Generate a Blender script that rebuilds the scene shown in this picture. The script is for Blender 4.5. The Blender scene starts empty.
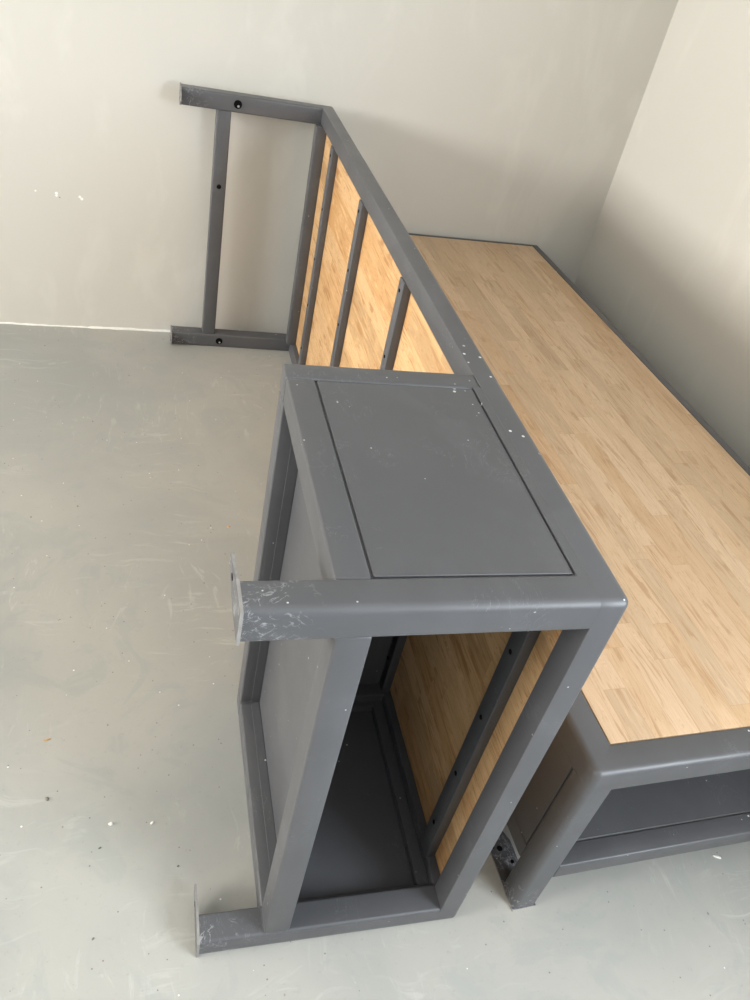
import bpy, bmesh, math, random
from mathutils import Matrix, Vector, Euler
random.seed(7)
C = bpy.context.scene.collection
R = math.radians

# ---------------------------------------------------------------- camera
cam_data = bpy.data.cameras.new('camera')
cam = bpy.data.objects.new('camera', cam_data); C.objects.link(cam)
cam.location = (-0.5636, -0.5793, 1.4984)
cam.rotation_euler = Euler((R(51.333), R(-10.936), R(-12.056)), 'XYZ')
cam_data.sensor_fit = 'VERTICAL'; cam_data.sensor_height = 24.0
cam_data.lens = 805.9 / 1000.0 * 24.0
cam_data.clip_start = 0.02
bpy.context.scene.camera = cam

# the room's own frame: origin on the foot of the back wall, x along it, y into the wall
ROOM = Matrix.Translation((0, 2.2025, 0)) @ Matrix.Rotation(R(2.328), 4, 'Z')
XR, XL, YN, HC = 1.1227, -6.0, -9.0, 2.8
LWIN = (-3.6, -1.1, 1.25, 2.35)     # left wall window: y0, y1, z0, z1 in the room's frame
RWIN = (-4.6, -3.0, 0.9, 2.2)         # right wall window, nearer than the camera
NWIN = (-1.2, 0.6, 0.9, 2.2)          # window in the wall behind the camera: x0, x1, z0, z1

# ---------------------------------------------------------------- light
world = bpy.data.worlds.new('daylight'); bpy.context.scene.world = world
world.use_nodes = True
bg = world.node_tree.nodes['Background']
bg.inputs[0].default_value = (0.78, 0.88, 1.0, 1); bg.inputs[1].default_value = 0.5

def window_light(name, loc, rot, sx, sz, power, col):
    d = bpy.data.lights.new(name, 'AREA'); d.shape = 'RECTANGLE'; d.size = sx; d.size_y = sz
    d.energy = power; d.color = col
    o = bpy.data.objects.new(name, d); C.objects.link(o)
    o.matrix_world = ROOM @ Matrix.Translation(loc) @ Euler(rot, 'XYZ').to_matrix().to_4x4()
    return o
window_light('window_daylight', (XL + 0.03, (LWIN[0]+LWIN[1])/2, (LWIN[2]+LWIN[3])/2), (R(90), 0, R(-90)), 2.5, 1.1, 395, (1.0, 0.975, 0.935))
window_light('window_daylight', (XR - 0.03, (RWIN[0]+RWIN[1])/2, (RWIN[2]+RWIN[3])/2), (R(90), 0, R(90)), 1.6, 1.3, 135, (0.84, 0.92, 1.0))

vs = bpy.context.scene.view_settings
vs.view_transform = 'Standard'; vs.look = 'None'; vs.gamma = 1.0; vs.use_curve_mapping = False
vs.exposure = 0.0

# ---------------------------------------------------------------- node helpers
class NT:
    def __init__(s, name, rough=0.6, spec=0.4):
        s.m = bpy.data.materials.new(name); s.m.use_nodes = True
        s.t = s.m.node_tree; s.b = s.t.nodes['Principled BSDF']
        s.b.inputs['Roughness'].default_value = rough
        s.b.inputs['Specular IOR Level'].default_value = spec
        s.co = s.t.nodes.new('ShaderNodeTexCoord').outputs['Object']
    def n(s, kind, **kw):
        o = s.t.nodes.new(kind)
        for k, v in kw.items(): setattr(o, k, v)
        return o
    def put(s, sock, v):
        if hasattr(v, 'is_output') or hasattr(v, 'links'): s.t.links.new(v, sock)
        else: sock.default_value = v
    def math(s, op, a, b=0.0, c=0.0, clamp=False):
        o = s.n('ShaderNodeMath', operation=op, use_clamp=clamp)
        for i, v in enumerate((a, b, c)): s.put(o.inputs[i], v)
        return o.outputs[0]
    def vmath(s, op, a, b):
        o = s.n('ShaderNodeVectorMath', operation=op); s.put(o.inputs[0], a); s.put(o.inputs[1], b); return o
    def scale(s, v, xyz):
        return s.vmath('MULTIPLY', v, xyz).outputs[0]
    def noise(s, v, sc, det=3.0, ro=0.5, dist=0.0):
        o = s.n('ShaderNodeTexNoise'); s.put(o.inputs['Vector'], v)
        o.inputs['Scale'].default_value = sc; o.inputs['Detail'].default_value = det
        o.inputs['Roughness'].default_value = ro; o.inputs['Distortion'].default_value = dist
        return o.outputs['Fac']
    def ramp(s, v, stops):
        o = s.n('ShaderNodeValToRGB'); s.put(o.inputs[0], v); e = o.color_ramp.elements
        while len(e) < len(stops): e.new(0.5)
        for i, (p, c) in enumerate(stops):
            e[i].position = p; e[i].color = tuple(c) + (1,) if len(c) == 3 else c
        return o.outputs[0]
    def step(s, v, a, b):                   # 0 below a, 1 above b
        o = s.n('ShaderNodeMapRange', interpolation_type='SMOOTHSTEP'); s.put(o.inputs[0], v)
        o.inputs[1].default_value = a; o.inputs[2].default_value = b; return o.outputs[0]
    def mix(s, f, a, b, mode='MIX'):
        o = s.n('ShaderNodeMix', data_type='RGBA', blend_type=mode)
        s.put(o.inputs[0], f)
        for k, v in ((6, a), (7, b)):
            if isinstance(v, tuple) and len(v) == 3: v = v + (1,)
            s.put(o.inputs[k], v)
        return o.outputs[2]
    def sep(s, v):
        o = s.n('ShaderNodeSeparateXYZ'); s.put(o.inputs[0], v); return o.outputs
    def comb(s, x, y, z):
        o = s.n('ShaderNodeCombineXYZ')
        for i, v in enumerate((x, y, z)): s.put(o.inputs[i], v)
        return o.outputs[0]
    def voro(s, v, sc, feature='F1'):
        o = s.n('ShaderNodeTexVoronoi', feature=feature); s.put(o.inputs['Vector'], v); o.inputs['Scale'].default_value = sc
        return o.outputs
    def white(s, v):
        o = s.n('ShaderNodeTexWhiteNoise', noise_dimensions='3D'); s.put(o.inputs[0], v); return o.outputs
    def color(s, v): s.put(s.b.inputs['Base Color'], v if hasattr(v, 'links') else tuple(v)+(1,))
    def bump(s, h, strength=0.2, dist=0.002):
        o = s.n('ShaderNodeBump'); o.inputs['Strength'].default_value = strength; o.inputs['Distance'].default_value = dist
        s.put(o.inputs['Height'], h); s.t.links.new(o.outputs[0], s.b.inputs['Normal'])
    def specks(s, v, sc, size, keep, stretch=(1, 1, 1)):   # sparse dots: mask in 0..1
        vv = s.scale(v, stretch); o = s.voro(vv, sc)
        near = s.math('SUBTRACT', 1.0, s.step(o['Distance'], size*0.6, size))
        r = s.sep(s.white(o['Position'])['Color'])[0]
        return s.math('MULTIPLY', near, s.math('GREATER_THAN', r, 1.0-keep))

# ---------------------------------------------------------------- materials
def wall_material():
    k = NT('wall_paint', 0.85, 0.2)
    c = k.mix(k.noise(k.co, 1.1, 3), (0.565, 0.55, 0.51), (0.625, 0.61, 0.565))
    c = k.mix(k.math('MULTIPLY', k.step(k.noise(k.scale(k.co, (1, 1, .4)), 5.0, 5, .6, .6), .50, .66), .35), c, (0.68, 0.665, 0.62))
    c = k.mix(k.specks(k.co, 9.0, .05, .06), c, (0.42, 0.39, 0.34))
    # small chipped plaster marks
    for (px, pz, r, col) in ((-.838, .474, .0040, (.95, .94, .9)), (-.838, .467, .0030, (.95, .94, .9)), (-.829, .462, .0022, (.3, .28, .24)),
                             (-.768, .470, .0035, (.92, .91, .87)), (-.762, .464, .0040, (.92, .91, .87)), (-.90, .476, .0025, (.9, .89, .85))):
        d = k.vmath('DISTANCE', k.co, (px, 0.0, pz)).outputs['Value']
        d = k.math('ADD', d, k.math('MULTIPLY', k.math('SUBTRACT', k.noise(k.co, 260, 2), .5), .004))
        c = k.mix(k.math('SUBTRACT', 1.0, k.step(d, r*0.7, r*1.5)), c, col)
    k.color(c); k.bump(k.noise(k.co, 35, 4, .6), .10, .002)
    return k.m

def floor_material():
    k = NT('painted_cement', 0.5, 0.35)
    big = k.noise(k.co, 1.6, 5, .55, .4)
    c = k.ramp(big, [(.36, (.318, .322, .304)), (.5, (.36, .357, .333)), (.64, (.398, .388, .355))])
    c = k.mix(k.math('MULTIPLY', k.step(k.noise(k.co, 5.5, 6, .65, 1.5), .52, .62), .40), c, (.31, .33, .315))
    warp = k.vmath('ADD', k.co, k.scale(k.n_noise_color(3.0) if hasattr(k, 'n_noise_color') else k.comb(k.noise(k.co, 3.0, 2), k.noise(k.scale(k.co, (1.3, -1, 1)), 3.0, 2), 0.0), (.16, .16, 0))).outputs[0]
    # pale trowel swirls and rubbed scuffs
    sc = k.step(k.noise(k.scale(warp, (4.0, 26.0, 1)), 1.6, 5, .65, .8), .54, .68)
    msk = k.step(k.noise(k.co, 2.3, 2), .46, .60)
    c = k.mix(k.math('MULTIPLY', k.math('MULTIPLY', sc, msk), .30), c, (.56, .56, .53))
    sc2 = k.step(k.noise(k.scale(warp, (22.0, 5.0, 1)), 2.0, 5, .7, .8), .55, .70)
    msk2 = k.step(k.noise(k.vmath('ADD', k.co, (7.0, 3.0, 0.0)).outputs[0], 2.6, 2), .47, .60)
    c = k.mix(k.math('MULTIPLY', k.math('MULTIPLY', sc2, msk2), .30), c, (.55, .55, .52))
    c = k.mix(k.math('MULTIPLY', k.step(k.noise(k.co, 70, 5, .8), .58, .70), .35), c, (.25, .24, .21))
    # grit, paint flecks and small stains
    c = k.mix(k.math('MULTIPLY', k.specks(k.vmath('ADD', k.co, (.2, .1, 0)).outputs[0], 26, .08, .25, (1, .7, 1)), .7), c, (.14, .125, .10))
    c = k.mix(k.math('MULTIPLY', k.specks(k.vmath('ADD', k.co, (3.1, 1.7, 0)).outputs[0], 75, .14, .12), .8), c, (.16, .13, .10))
    c = k.mix(k.math('MULTIPLY', k.specks(k.vmath('ADD', k.co, (5.2, 2.3, 0)).outputs[0], 24, .055, .035), .9), c, (.85, .85, .82))
    c = k.mix(k.math('MULTIPLY', k.specks(k.vmath('ADD', k.co, (8.2, 4.3, 0)).outputs[0], 70, .15, .025), .9), c, (.80, .80, .78))
    # brownish shadow of the tipped table's lower leg, painted into the floor colour
    d = k.vmath('DISTANCE', k.co, (-.40, .125, 0.0)).outputs['Value']
    d = k.math('ADD', d, k.math('MULTIPLY', k.math('SUBTRACT', k.noise(k.co, 14, 5, .7), .5), .16))
    c = k.mix(k.math('MULTIPLY', k.math('SUBTRACT', 1.0, k.step(d, .01, .09)), .4), c, (.26, .21, .155))
    k.color(c)
    k.put(k.b.inputs['Roughness'], k.math('MULTIPLY_ADD', big, .25, .38))
    k.bump(k.noise(k.co, 45, 5, .6), .18, .002)
    return k.m

def steel_material():
    k = NT('grey_powder_coated_steel', 0.42, 0.45)
    c = k.mix(k.noise(k.co, 7, 4, .6), (.074, .075, .081), (.092, .093, .100))
    c = k.mix(k.math('MULTIPLY', k.step(k.noise(k.co, 3.0, 4, .6, 1.0), .50, .62), .35), c, (.108, .110, .119))
    # thin scuffs
    s = k.math('ABSOLUTE', k.math('SUBTRACT', k.noise(k.scale(k.co, (1, 1.6, 2.2)), 11, 4, .6, 2.5), .5))
    thin = k.math('SUBTRACT', 1.0, k.step(s, .0, .006))
    gate = k.step(k.noise(k.vmath('ADD', k.co, (4.0, 1.0, 2.0)).outputs[0], 9, 2), .55, .64)
    c = k.mix(k.math('MULTIPLY', k.math('MULTIPLY', thin, gate), .28), c, (.36, .37, .39))
    # white paint flecks
    c = k.mix(k.math('MULTIPLY', k.specks(k.co, 30, .075, .075), .9), c, (.72, .72, .72))
    c = k.mix(k.math('MULTIPLY', k.specks(k.vmath('ADD', k.co, (2.0, 5.0, 1.0)).outputs[0], 85, .14, .03), .8), c, (.62, .62, .62))
    d = k.vmath('DISTANCE', k.scale(k.co, (.45, 1, 1)), (.21, .85, .44)).outputs['Value']
    c = k.mix(k.math('MULTIPLY', k.math('MULTIPLY', k.specks(k.vmath('ADD', k.co, (6.0, 5.0, 1.0)).outputs[0], 62, .20, .55), k.math('SUBTRACT', 1.0, k.step(d, .05, .09))), .95), c, (.78, .78, .78))
    # scraped paint at the feet
    z = k.sep(k.co)[2]
    foot = k.math('SUBTRACT', 1.0, k.step(k.math('ADD', z, k.math('MULTIPLY', k.math('SUBTRACT', k.noise(k.co, 20, 3), .5), .09)), .02, .10))
    e = k.math('ABSOLUTE', k.math('SUBTRACT', k.noise(k.co, 26, 4, .6, 1.8), .5))
    web = k.math('SUBTRACT', 1.0, k.step(e, .0, .035))
    g2 = k.step(k.noise(k.vmath('ADD', k.co, (1.0, 8.0, 3.0)).outputs[0], 34, 3, .6), .44, .56)
    c = k.mix(k.math('MULTIPLY', k.math('MULTIPLY', k.math('MULTIPLY', web, g2), foot), .6), c, (.42, .42, .44))
    k.color(c)
    k.put(k.b.inputs['Roughness'], k.math('MULTIPLY_ADD', k.noise(k.co, 5, 3), .24, .27))
    k.bump(k.noise(k.co, 420, 2, .5), .12, .0006)
    return k.m

def wood_material(name, tint, plank_w, plank_l, seed, contrast=1.0):
    k = NT(name, 0.5, 0.35)
    x, y, z = k.sep(k.co)[0:3]
    row = k.math('FLOOR', k.math('DIVIDE', y, plank_w))
    r1 = k.sep(k.white(k.comb(row, seed, 1.0))['Color'])
    xs = k.math('ADD', x, k.math('MULTIPLY', r1[0], 3.0))
    ln = k.math('MULTIPLY_ADD', r1[1], plank_l*.5, plank_l*.8)
    col = k.math('FLOOR', k.math('DIVIDE', xs, ln))
    rnd = k.sep(k.white(k.comb(row, col, seed+3.0))['Color'])
    base = k.ramp(rnd[0], [(0.0, tuple(a*(1-.11*contrast) for a in tint)), (.35, tint), (.7, tuple(min(1, a*b) for a, b in zip(tint, (1.10, 1.13, 1.18)))),
                           (1.0, (tint[0]*(1-.06*contrast), tint[1]*(1-.11*contrast), tint[2]*(1-.17*contrast)))])
    off = k.comb(k.math('MULTIPLY', rnd[1], 9.0), k.math('MULTIPLY', rnd[2], 5.0), k.math('MULTIPLY', rnd[0], 7.0))
    p = k.vmath('ADD', k.scale(k.co, (1.0, 13.0, 1.0)), off).outputs[0]
    warp = k.math('MULTIPLY', k.noise(p, 2.0, 3, .5), 1.6)
    p2 = k.vmath('ADD', p, k.comb(0.0, warp, 0.0)).outputs[0]
    gr = k.noise(p2, 6.5, 6, .6, .5)
    fine = k.noise(k.scale(p2, (3.0, 16.0, 1.0)), 5.0, 4, .7)
    dark = (tint[0]*.66, tint[1]*.53, tint[2]*.40)
    lite = tuple(min(1, a*1.14) for a in tint)
    c = k.mix(k.math('MULTIPLY', k.step(gr, .52, .66), .42*contrast, ), base, dark)
    c = k.mix(k.math('MULTIPLY', k.step(gr, .48, .34), .35*contrast), c, lite)
    c = k.mix(k.math('MULTIPLY', k.step(fine, .50, .64), .32*contrast), c, dark)
    # knots
    c = k.mix(k.math('MULTIPLY', k.specks(k.co, 7.0, .030, .30, (.6, 1.2, 1)), .8), c, (.10, .055, .03))
    # glue lines between staves and at the butt joints
    fy = k.math('FRACT', k.math('DIVIDE', y, plank_w)); ey = k.math('MULTIPLY', k.math('MINIMUM', fy, k.math('SUBTRACT', 1.0, fy)), plank_w)
    fx = k.math('FRACT', k.math('DIVIDE', xs, ln)); ex = k.math('MULTIPLY', k.math('MINIMUM', fx, k.math('SUBTRACT', 1.0, fx)), ln)
    ed = k.math('SUBTRACT', 1.0, k.step(k.math('MINIMUM', ey, ex), .0002, .0009))
    c = k.mix(k.math('MULTIPLY', ed, .35), c, dark)
    k.color(c); k.bump(gr, .05, .001)
    return k.m

M_WALL = wall_material(); M_FLOOR = floor_material(); M_STEEL = steel_material()
M_WOOD_A = wood_material('wood_tipped', (.63, .40, .20), .060, .38, 5.0, 2.4)
M_WOOD_B = wood_material('wood_standing', (.60, .432, .280), .046, .46, 11.0, 1.35)
def plain(name, col, rough=.6, spec=.3, n=0.12):
    k = NT(name, rough, spec)
    k.color(k.mix(k.noise(k.co, 60, 3), tuple(a*(1-n) for a in col), tuple(min(1, a*(1+n)) for a in col)))
    return k.m
M_HOLE = plain('hole_shade_black', (.006, .006, .006), .9, .05)  # shade inside the holes as plain black, for discs set on solid metal
M_BARE = plain('bare_metal_edge', (.26, .25, .24), .45, .5, .3)
M_CAULK = plain('white_caulk', (.80, .79, .75), .8)
M_TRIM = plain('window_frame_white', (.75, .75, .74), .5)
M_CEIL = plain('ceiling_paint', (.74, .73, .70), .9)
M_CHIPW = plain('wood_chip', (.58, .38, .20)); M_CHIPP = plain('plaster_chip', (.80, .79, .74)); M_CHIPG = plain('grey_grit', (.17, .17, .14))

# ---------------------------------------------------------------- mesh helpers
def obj(name, bm, mats, parent=None, smooth=True):
    me = bpy.data.meshes.new(name); bmesh.ops.recalc_face_normals(bm, faces=bm.faces); bm.to_mesh(me); bm.free()
    o = bpy.data.objects.new(name, me); C.objects.link(o)
    for m in (mats if isinstance(mats, (list, tuple)) else [mats]): me.materials.append(m)
    if smooth:
        for p in me.polygons: p.use_smooth = True
        try: me.set_sharp_from_angle(angle=R(32))
        except Exception: pass
    if parent: o.parent = parent
    return o

def thing(name, label, cat, group=None):
    o = bpy.data.objects.new(name, None); C.objects.link(o); o.empty_display_size = .1
    o['label'] = label; o['category'] = cat
    if group: o['group'] = group
    return o

def box(bm, a, b, bev=0.0, seg=2, mat=0):
    vs_ = [bm.verts.new((x, y, z)) for x in (a[0], b[0]) for y in (a[1], b[1]) for z in (a[2], b[2])]
    q = [(0, 1, 3, 2), (4, 6, 7, 5), (0, 4, 5, 1), (2, 3, 7, 6), (0, 2, 6, 4), (1, 5, 7, 3)]
    fs = [bm.faces.new([vs_[i] for i in f]) for f in q]
    for f in fs: f.material_index = mat
    bmesh.ops.recalc_face_normals(bm, faces=fs)
    if bev > 0:
        es = list({e for f in fs for e in f.edges})
        r = bmesh.ops.bevel(bm, geom=es, offset=bev, segments=seg, profile=.5, affect='EDGES')
        for f in r['faces']: f.material_index = mat
    return fs

def prism(bm, pts, axis, a, b, mat=0):
    """extrude a closed 2D outline (list of pairs) along axis 0/1/2 from a to b"""
    def P(p, h):
        return {0: (h, p[0], p[1]), 1: (p[0], h, p[1]), 2: (p[0], p[1], h)}[axis]
    A = [bm.verts.new(P(p, a)) for p in pts]; B = [bm.verts.new(P(p, b)) for p in pts]
    n = len(pts); fs = [bm.faces.new(A), bm.faces.new(B[::-1])]
    for i in range(n): fs.append(bm.faces.new((A[i], B[i], B[(i+1) % n], A[(i+1) % n])))
    for f in fs: f.material_index = mat
    return fs

def rrect(x0, y0, x1, y1, radii, seg=6):
    """rounded rectangle outline, radii for corners (x0y0, x1y0, x1y1, x0y1)"""
    out = []
    for (cx, cy, sx, sy, a0, r) in ((x0, y0, 1, 1, 180, radii[0]), (x1, y0, -1, 1, 270, radii[1]), (x1, y1, -1, -1, 0, radii[2]), (x0, y1, 1, -1, 90, radii[3])):
        r = max(r, 1e-4)
        for i in range(seg+1):
            t = R(a0 + 90*i/seg); out.append((cx+sx*r + r*math.cos(t), cy+sy*r + r*math.sin(t)))
    return out

def disc(bm, c, axis, r, th, mat, n=14, squash=1.0):
    pts = []
    for i in range(n):
        t = 2*math.pi*i/n
        p = {0: (c[1], c[2]), 1: (c[0], c[2]), 2: (c[0], c[1])}[axis]
        pts.append((p[0] + r*math.cos(t), p[1] + r*squash*math.sin(t)))
    prism(bm, pts, axis, c[axis]-th, c[axis]+th, mat)

def top_ring(bm, L, W, H, t, wd, RC=.012, seg=6):
    """one welded rectangular ring of rounded tube; wd = widths of (u=0, u=L, v=0, v=W) sides"""
    prof = []                                            # (from outer edge?, distance, z)
    def arc(kind, r, a0, cx, cz, flip):
        for i in range(5):
            a = R(a0 + 90*i/4); prof.append((kind, cx + flip*r*math.cos(a), cz + r*math.sin(a)))
    zt, zb = H, H-t
    # outer side from the bottom up, top across, inner side down
    for i in range(4): a = R(90*i/3); prof.append(('o', .006*(1-math.sin(a)), zb+.006*(1-math.cos(a))))
    prof[:] = prof[:]
    for i in range(7): a = R(90*i/6); prof.append(('o', .011*(1-math.cos(a)), zt-.011*(1-math.sin(a))))
    for i in range(3): a = R(90*i/2); prof.append(('i', .0025*(1-math.sin(a)), zt-.0025*(1-math.cos(a))))
    for i in range(3): a = R(90*i/2); prof.append(('i', .004*(1-math.cos(a)), zb+.004*(1-math.sin(a))))
    # first arc must run from underside to side
    fix = [('o', .0008*(1-math.sin(R(90*i/3))), zb+.0008*(1-math.cos(R(90*i/3)))) for i in range(4)]
    prof[0:4] = fix
    loops = []
    for kind, d, z in prof:
        if kind == 'o': x0, x1, y0, y1 = d, L-d, d, W-d; r = max(RC-d, .003)
        else: x0, x1, y0, y1 = wd[0]-d, L-wd[1]+d, wd[2]-d, W-wd[3]+d; r = .002
        loops.append([bm.verts.new((p[0], p[1], z)) for p in rrect(x0, y0, x1, y1, (r,)*4, seg)])
    n = len(loops[0])
    for a in range(len(loops)):
        A, B = loops[a], loops[(a+1) % len(loops)]
        for i in range(n): bm.faces.new((A[i], A[(i+1) % n], B[(i+1) % n], B[i]))

# ---------------------------------------------------------------- the table
def build_table(name, label, L, W, H, xc, tb, yc, wd, wood, plate_len, mat, tz, strip):
    """u along the length (cabinet at u=0), v along the width, w up; table top at w=H"""
    t = .050
    root = thing(name, label, 'table', 'low wood topped tables with steel frames')
    under, barw = H-.027, H-.047
    zb = H - tz
    zc = H - xc                                          # underside of the cabinet rails
    bm = bmesh.new(); top_ring(bm, L, W, H, tz, wd); obj('top_frame', bm, mat, root)
    # board
    g = .0018
    bm = bmesh.new(); box(bm, (wd[0]+g, wd[2]+g, under), (L-wd[1]-g, W-wd[3]-g, H-.0005), .0015, 2)
    obj('table_board', bm, wood, root)
    # legs
    ends = {(0, 0): (0, 0), (1, 0): (L-t, 0), (0, 1): (0, W-t), (1, 1): (L-t, W-t)}
    for (iu, iv), (u0, v0) in ends.items():
        big, sm = .012, .006
        rr = [sm]*4; rr[{(0, 0): 0, (1, 0): 1, (1, 1): 2, (0, 1): 3}[(iu, iv)]] = big
        # neighbours on the outer faces stay moderately round
        bm = bmesh.new(); prism(bm, rrect(u0, v0, u0+t, v0+t, rr), 2, 0, zb+.0004)
        if iu == 1:                                      # black disc for the dark of a bolt hole, inner face
            disc(bm, (u0, v0+t*.5, H-.304), 0, .0125, .0012, 1)
            disc(bm, (u0-.0008, v0+t*.40, H-.302), 0, .0035, .0010, 2)
        leg = obj('leg', bm, [mat, M_HOLE, M_BARE], root)
        # jagged foot plate that sticks out inward
        pl = plate_len[iu]; s = 1 if iu == 0 else -1; ub = 0.0 if iu == 0 else L
        rnd = random.Random(int(iu*7+iv*3+L*100))
        tip_w = .030 if pl < .14 else .050
        side = v0 + t if iv == 0 else v0
        pts = [(ub - s*.001, v0-.001 if iv else v0), (ub - s*.001, v0+t)]
        far_c = v0 + t*.5
        prof = [(t*1.0, v0+t), (pl*.72, far_c + tip_w*.5), (pl*.95, far_c + tip_w*.40), (pl, far_c + tip_w*.1), (pl*.98, far_c - tip_w*.25), (pl*.80, far_c - tip_w*.5), (t*1.0, v0)]
        pts += [(ub + s*a, b) for a, b in prof]
        # roughen the outline a little
        dense = []
        for i in range(len(pts)):
            a, b = pts[i], pts[(i+1) % len(pts)]
            for j in range(4):
                f = j/4; dense.append((a[0]+(b[0]-a[0])*f + (rnd.uniform(-.0008, .0008) if j else 0), a[1]+(b[1]-a[1])*f + (rnd.uniform(-.0008, .0008) if j else 0)))
        bm = bmesh.new(); fs = prism(bm, dense, 2, -.004, .0, 0)
        for f in fs[2:]: f.material_index = 2
        hu = ub + s*(t + (pl-t)*.45)
        if pl < .14: disc(bm, (hu, far_c, -.002), 2, .0055, .0024, 1, squash=.7)
        if pl > .14:
            disc(bm, (ub + s*.088, far_c-.012, -.002), 2, .004, .0024, 1); disc(bm, (ub + s*.122, far_c+.017, -.002), 2, .0028, .0024, 1)
            disc(bm, (ub + s*.118, far_c+.004, -.002), 2, .006, .0024, 1)
            box(bm, (ub + s*.098-.0012, v0+.006, -.001), (ub + s*.098+.0012, v0+t-.008, .0016), 0, 1, 0)
        obj('foot_plate', bm, [mat, M_HOLE, M_BARE], leg, smooth=False)
    # cross rails between the legs, on both ends
    for u0 in (0, L-tb-.0015):
        bm = bmesh.new(); box(bm, (u0+.0015, t-.001, zc), (u0+tb+.0015, W-t+.001, zc+tb), .0035, 3)
        if u0 > 0:
            disc(bm, (u0+.0015, W*.5+.15, zc+tb*.5), 0, .0075, .0012, 1)
        st = obj('end_rail', bm, [mat, M_HOLE], root)
        for vv, s in ((t, 1), (W-t, -1)):                # weld ribs
            b2 = bmesh.new(); box(b2, (u0+.003, vv-.003 if s > 0 else vv-.002, zc-.0012), (u0+tb, vv+.002 if s > 0 else vv+.003, zc+.0018), .0008, 2)
            obj('weld_bead', b2, mat, st)
    # bars under the board
    for u0 in (.099, .485, .957, 1.408, 1.843):
        u0 = u0*L/2.14
        bm = bmesh.new(); box(bm, (u0, wd[2]-.002, barw), (u0+.037, W-wd[3]+.002, under-.0003), .002, 2)
        for vz in (.07, .285, .5, .715, .93):
            v = .145 + (vz-.07)*(W-.861+.75)
            if v < W-wd[3]-.02: disc(bm, (u0+.020, v, barw), 2, .0042, .0010, 1)
        obj('cross_bar', bm, [mat, M_HOLE], root)
    # deeper bar that backs the far side of the frame
    bm = bmesh.new(); box(bm, (L-wd[1]-.034, wd[2]-.002, H-tz-.018), (L-wd[1]+.004, W-wd[3]+.002, under-.0003), .002, 2)
    obj('backing_bar', bm, mat, root)
    # ---- cabinet under the near end
    rail_top = zc+tb
    for side in (0, 1):
        v0 = 0 if side == 0 else W-tb-.0055
        # bottom rail along the length
        bm = bmesh.new(); box(bm, (t-.001, v0+.0015*(side == 0), zc), (yc-tb, v0+tb+.004, rail_top), .0035, 3)
        obj('cabinet_rail', bm, mat, root)
        # upright post at the inner end
        bm = bmesh.new(); box(bm, (yc-tb, v0+.0015*(side == 0), zc), (yc, v0+tb+.004, zb+.0005), .0035, 3)
        obj('cabinet_post', bm, mat, root)
        # side panel sunk in its frame, with a shadow gap all round
        pv = .0022 if side == 0 else W-.0052
        bm = bmesh.new(); box(bm, (t+.003, pv, rail_top+.003), (yc-tb-.003, pv+.003, zb-strip-.003), .0008, 1)
        p = obj('side_panel', bm, mat, root)
        bm = bmesh.new(); box(bm, (t-.020, (.0004 if side == 0 else W-.012), zb-strip), (yc-tb+.001, (.012 if side == 0 else W-.0004), zb+.0005))
        obj('frame_strip', bm, mat, root)
        # lips that carry the panel from inside
        lv = (.0056, .0256) if side == 0 else (W-.0256, W-.0056)
        for a, b in (((t, lv[0], rail_top), (yc-tb, lv[1], rail_top+.012)), ((t, lv[0], zb-strip-.010), (yc-tb, lv[1], zb)),
                     ((t, lv[0], rail_top+.012), (t+.012, lv[1], zb-strip-.010)), ((yc-tb-.012, lv[0], rail_top+.012), (yc-tb, lv[1], zb-strip-.010))):
            bm = bmesh.new(); box(bm, a, b, .001, 1); obj('panel_lip', bm, mat, p)
    # inner bottom cross rail
    bm = bmesh.new(); box(bm, (yc-tb, tb+.004, zc), (yc, W-tb-.0055, rail_top), .0035, 3); obj('cabinet_rail', bm, mat, root)
    # floor of the cabinet, flush with the rails' upper side, with a narrow stepped edge below
    bm = bmesh.new(); box(bm, (tb+.0035, tb+.0065, rail_top-.0035), (yc-tb-.002, W-tb-.008, rail_top-.0005), .0006, 1)
    fl = obj('bottom_panel', bm, mat, root)
    m = zc + tb*.52
    for a, b in (((tb+.002, W-tb-.0069, m), (yc-tb, W-tb-.0054, rail_top-.004)), ((tb+.002, tb+.0040, m), (yc-tb, tb+.0054, rail_top-.004)),
                 ((yc-tb-.0014, tb+.004, m), (yc-tb, W-tb-.0055, rail_top-.004)), ((tb+.0015, tb+.004, m), (tb+.003, W-tb-.0055, rail_top-.004))):
        b2 = bmesh.new(); box(b2, a, b, .0004, 1); obj('panel_lip', b2, mat, fl)
    # inner end panel
    bm = bmesh.new(); box(bm, (yc-.012, tb+.003, rail_top-.001), (yc-.009, W-tb-.004, zb), .0006, 1); obj('inner_panel', bm, mat, root)
    bm = bmesh.new(); box(bm, (yc-.036, t-.002, barw), (yc-.002, W-t+.002, under-.0003), .0015, 1); obj('cross_bar', bm, mat, root)
    return root

# ---------------------------------------------------------------- the room
def struct(name, bm, m, M=ROOM):
    o = obj(name, bm, m, smooth=False); o.matrix_world = M; o['kind'] = 'structure'; return o

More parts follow.
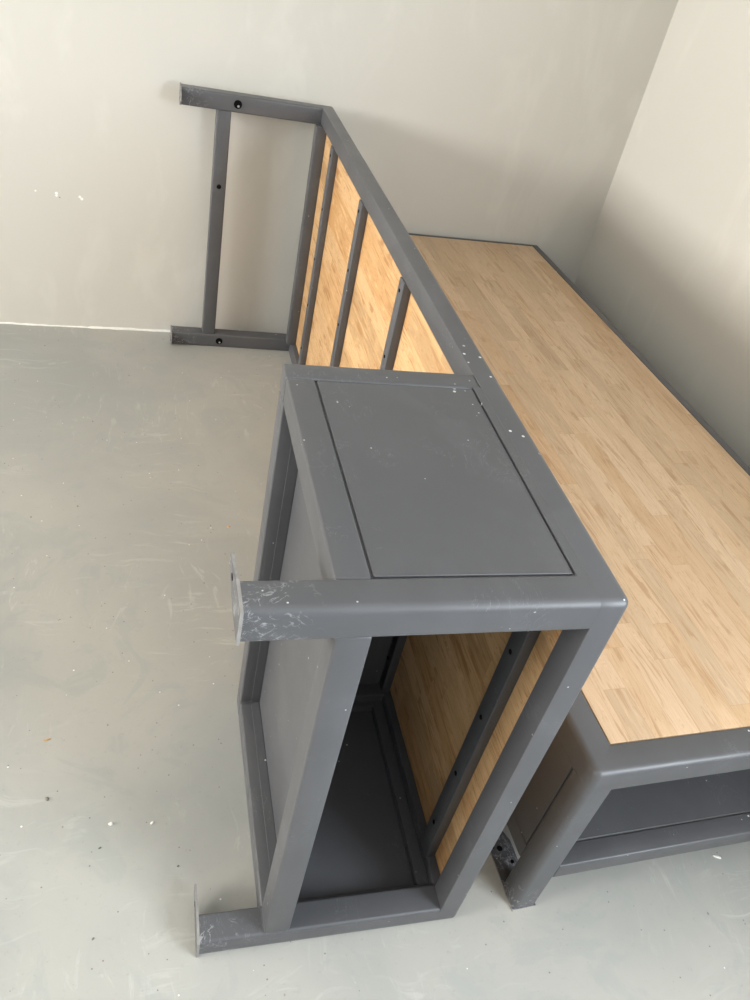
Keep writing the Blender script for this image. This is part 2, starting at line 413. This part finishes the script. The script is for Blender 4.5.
bm = bmesh.new(); box(bm, (XL-.2, YN-.2, -.1), (XR+.2, .2, 0)); struct('floor', bm, M_FLOOR)
bm = bmesh.new(); box(bm, (XL-.2, YN-.2, HC), (XR+.2, .2, HC+.1)); struct('ceiling', bm, M_CEIL)
bm = bmesh.new(); box(bm, (XL-.2, 0, 0), (XR+.2, .2, HC)); struct('wall_back', bm, M_WALL)
def side_wall(name, x0, x1, win):
    y0, y1, z0, z1 = win; bm = bmesh.new()
    box(bm, (x0, YN, 0), (x1, 0, z0)); box(bm, (x0, YN, z1), (x1, 0, HC)); box(bm, (x0, YN, z0), (x1, y0, z1)); box(bm, (x0, y1, z0), (x1, 0, z1))
    struct(name, bm, M_WALL)
side_wall('wall_right', XR, XR+.2, RWIN); side_wall('wall_left', XL-.2, XL, LWIN)
x0, x1, z0, z1 = NWIN; bm = bmesh.new()
box(bm, (XL-.2, YN-.2, 0), (XR+.2, YN, z0)); box(bm, (XL-.2, YN-.2, z1), (XR+.2, YN, HC)); box(bm, (XL-.2, YN-.2, z0), (x0, YN, z1)); box(bm, (x1, YN-.2, z0), (XR+.2, YN, z1))
struct('wall_near', bm, M_WALL)
def window(name, axis, c0, c1, a0, a1, z0, z1):
    bm = bmesh.new(); w = .05
    def bb(a, b, za, zb):
        if axis == 0: box(bm, (c0, a, za), (c1, b, zb))
        else: box(bm, (a, c0, za), (b, c1, zb))
    bb(a0, a1, z0, z0+w); bb(a0, a1, z1-w, z1); bb(a0, a0+w, z0+w, z1-w); bb(a1-w, a1, z0+w, z1-w); m = (a0+a1)/2; bb(m-w/2, m+w/2, z0+w, z1-w)
    struct(name, bm, M_TRIM)
window('window_1', 0, XL-.12, XL-.06, *LWIN); window('window_2', 0, XR+.06, XR+.12, *RWIN); window('window_3', 1, YN-.12, YN-.06, *NWIN)
# ragged white line of filler along the foot of the back wall
bm = bmesh.new(); rn = random.Random(3); x = XL; prev = None
while x < XR:
    h = max(.0012, .0048 + .0022*math.sin(x*9.0) + rn.uniform(-.0018, .0018)); d = max(.001, .0045 + rn.uniform(-.002, .002))
    cur = [bm.verts.new((x, 0.0, .0)), bm.verts.new((x, -d, .0)), bm.verts.new((x, -d*.8, h*.6)), bm.verts.new((x, 0.0, h))]
    if prev:
        for i in range(4): bm.faces.new((prev[i], prev[(i+1) % 4], cur[(i+1) % 4], cur[i]))
    else: bm.faces.new(cur)
    prev = cur; x += rn.uniform(.012, .03)
bm.faces.new(prev[::-1]); struct('trim_1', bm, M_CAULK)

# ---------------------------------------------------------------- the two tables
A = build_table('low_table', 'low table tipped on its side, bare leg ends pointing left and ribbed wooden underside showing',
                2.1443, .8620, .4722, .3652, .0444, .5238, (.046, .052, .050, .048), M_WOOD_A, (.112, .085), M_STEEL, .043, .0135)
A.matrix_world = Matrix.Translation((.007, 2.144, 0)) @ Matrix.Rotation(R(.19), 4, 'Z') @ Matrix(((0, 0, 1, -.4722), (1, 0, 0, -2.144), (0, 1, 0, 0), (0, 0, 0, 1)))
B = build_table('low_table', 'low table standing upright in the corner with its pale striped wood top showing',
                2.1960, .8742, .4565, .3525, .0415, .5238, (.051, .021, .030, .050), M_WOOD_B, (.165, .085), M_STEEL, .050, .006)
yb = R(2.647)
B.matrix_world = Matrix.Translation((.1286 + .8742*math.cos(yb), .003 + .8742*math.sin(yb), .0042)) @ Matrix.Rotation(yb + math.pi/2, 4, 'Z')

# ---------------------------------------------------------------- litter on the floor
def chip(name, label, cat, m, x, y, sx, sy, h, rot, seed, group=None):
    r = random.Random(seed); bm = bmesh.new(); n = 7; pts = []
    for i in range(n):
        a = 2*math.pi*i/n + r.uniform(-.25, .25); q = r.uniform(.75, 1.1); pts.append((sx*q*math.cos(a), sy*q*math.sin(a)))
    A_ = [bm.verts.new((p[0], p[1], 0)) for p in pts]; T_ = [bm.verts.new((p[0]*.75, p[1]*.75, h*r.uniform(.7, 1.1))) for p in pts]
    c = bm.verts.new((sx*.15, 0, h*1.25)); bm.faces.new(A_)
    for i in range(n):
        j = (i+1) % n; bm.faces.new((A_[i], A_[j], T_[j], T_[i])); bm.faces.new((T_[i], T_[j], c))
    o = obj(name, bm, m, smooth=False); o.location = (x, y, 0); o.rotation_euler = (0, 0, rot); o['label'] = label; o['category'] = cat
    if group: o['group'] = group
    return o
chip('wood_splinter', 'orange brown wood splinter lying alone on the left of the grey floor', 'splinter', M_CHIPW, -.739, .450, .0085, .0032, .002, .35, 1)
chip('wood_splinter', 'tiny yellow wood crumb on the floor just left of the torn upper foot plate', 'splinter', M_CHIPW, -.331, 1.10, .005, .004, .002, .2, 2)
chip('grit_lump', 'dark grey grit lump on the floor below the orange splinter', 'grit', M_CHIPG, -.727, .318, .0035, .0055, .003, .2, 3)
chip('plaster_crumb', 'larger white plaster crumb, left one of the pair on the floor', 'plaster crumb', M_CHIPP, -.609, .255, .0050, .0036, .004, .0, 4)
chip('plaster_crumb', 'smaller white plaster crumb, right one of the pair on the floor', 'plaster crumb', M_CHIPP, -.534, .249, .0042, .0028, .003, .5, 5)
chip('grit_lump', 'small dark grit speck on floor below the left white plaster crumb', 'grit', M_CHIPG, -.627, .210, .0030, .0018, .002, .4, 6)
chip('grit_lump', 'small dark grit speck on floor up and left of the lower foot plate', 'grit', M_CHIPG, -.488, .160, .0028, .0020, .002, .9, 7)
chip('grit_lump', 'dark grit speck in the bright floor at the lower left of the photo', 'grit', M_CHIPG, -.631, .050, .0028, .0022, .002, .9, 8)
chip('paper_scrap', 'small pale folded paper scrap on floor before the standing table', 'paper scrap', M_CHIPP, .626, .052, .0110, .0035, .003, -.5, 9)
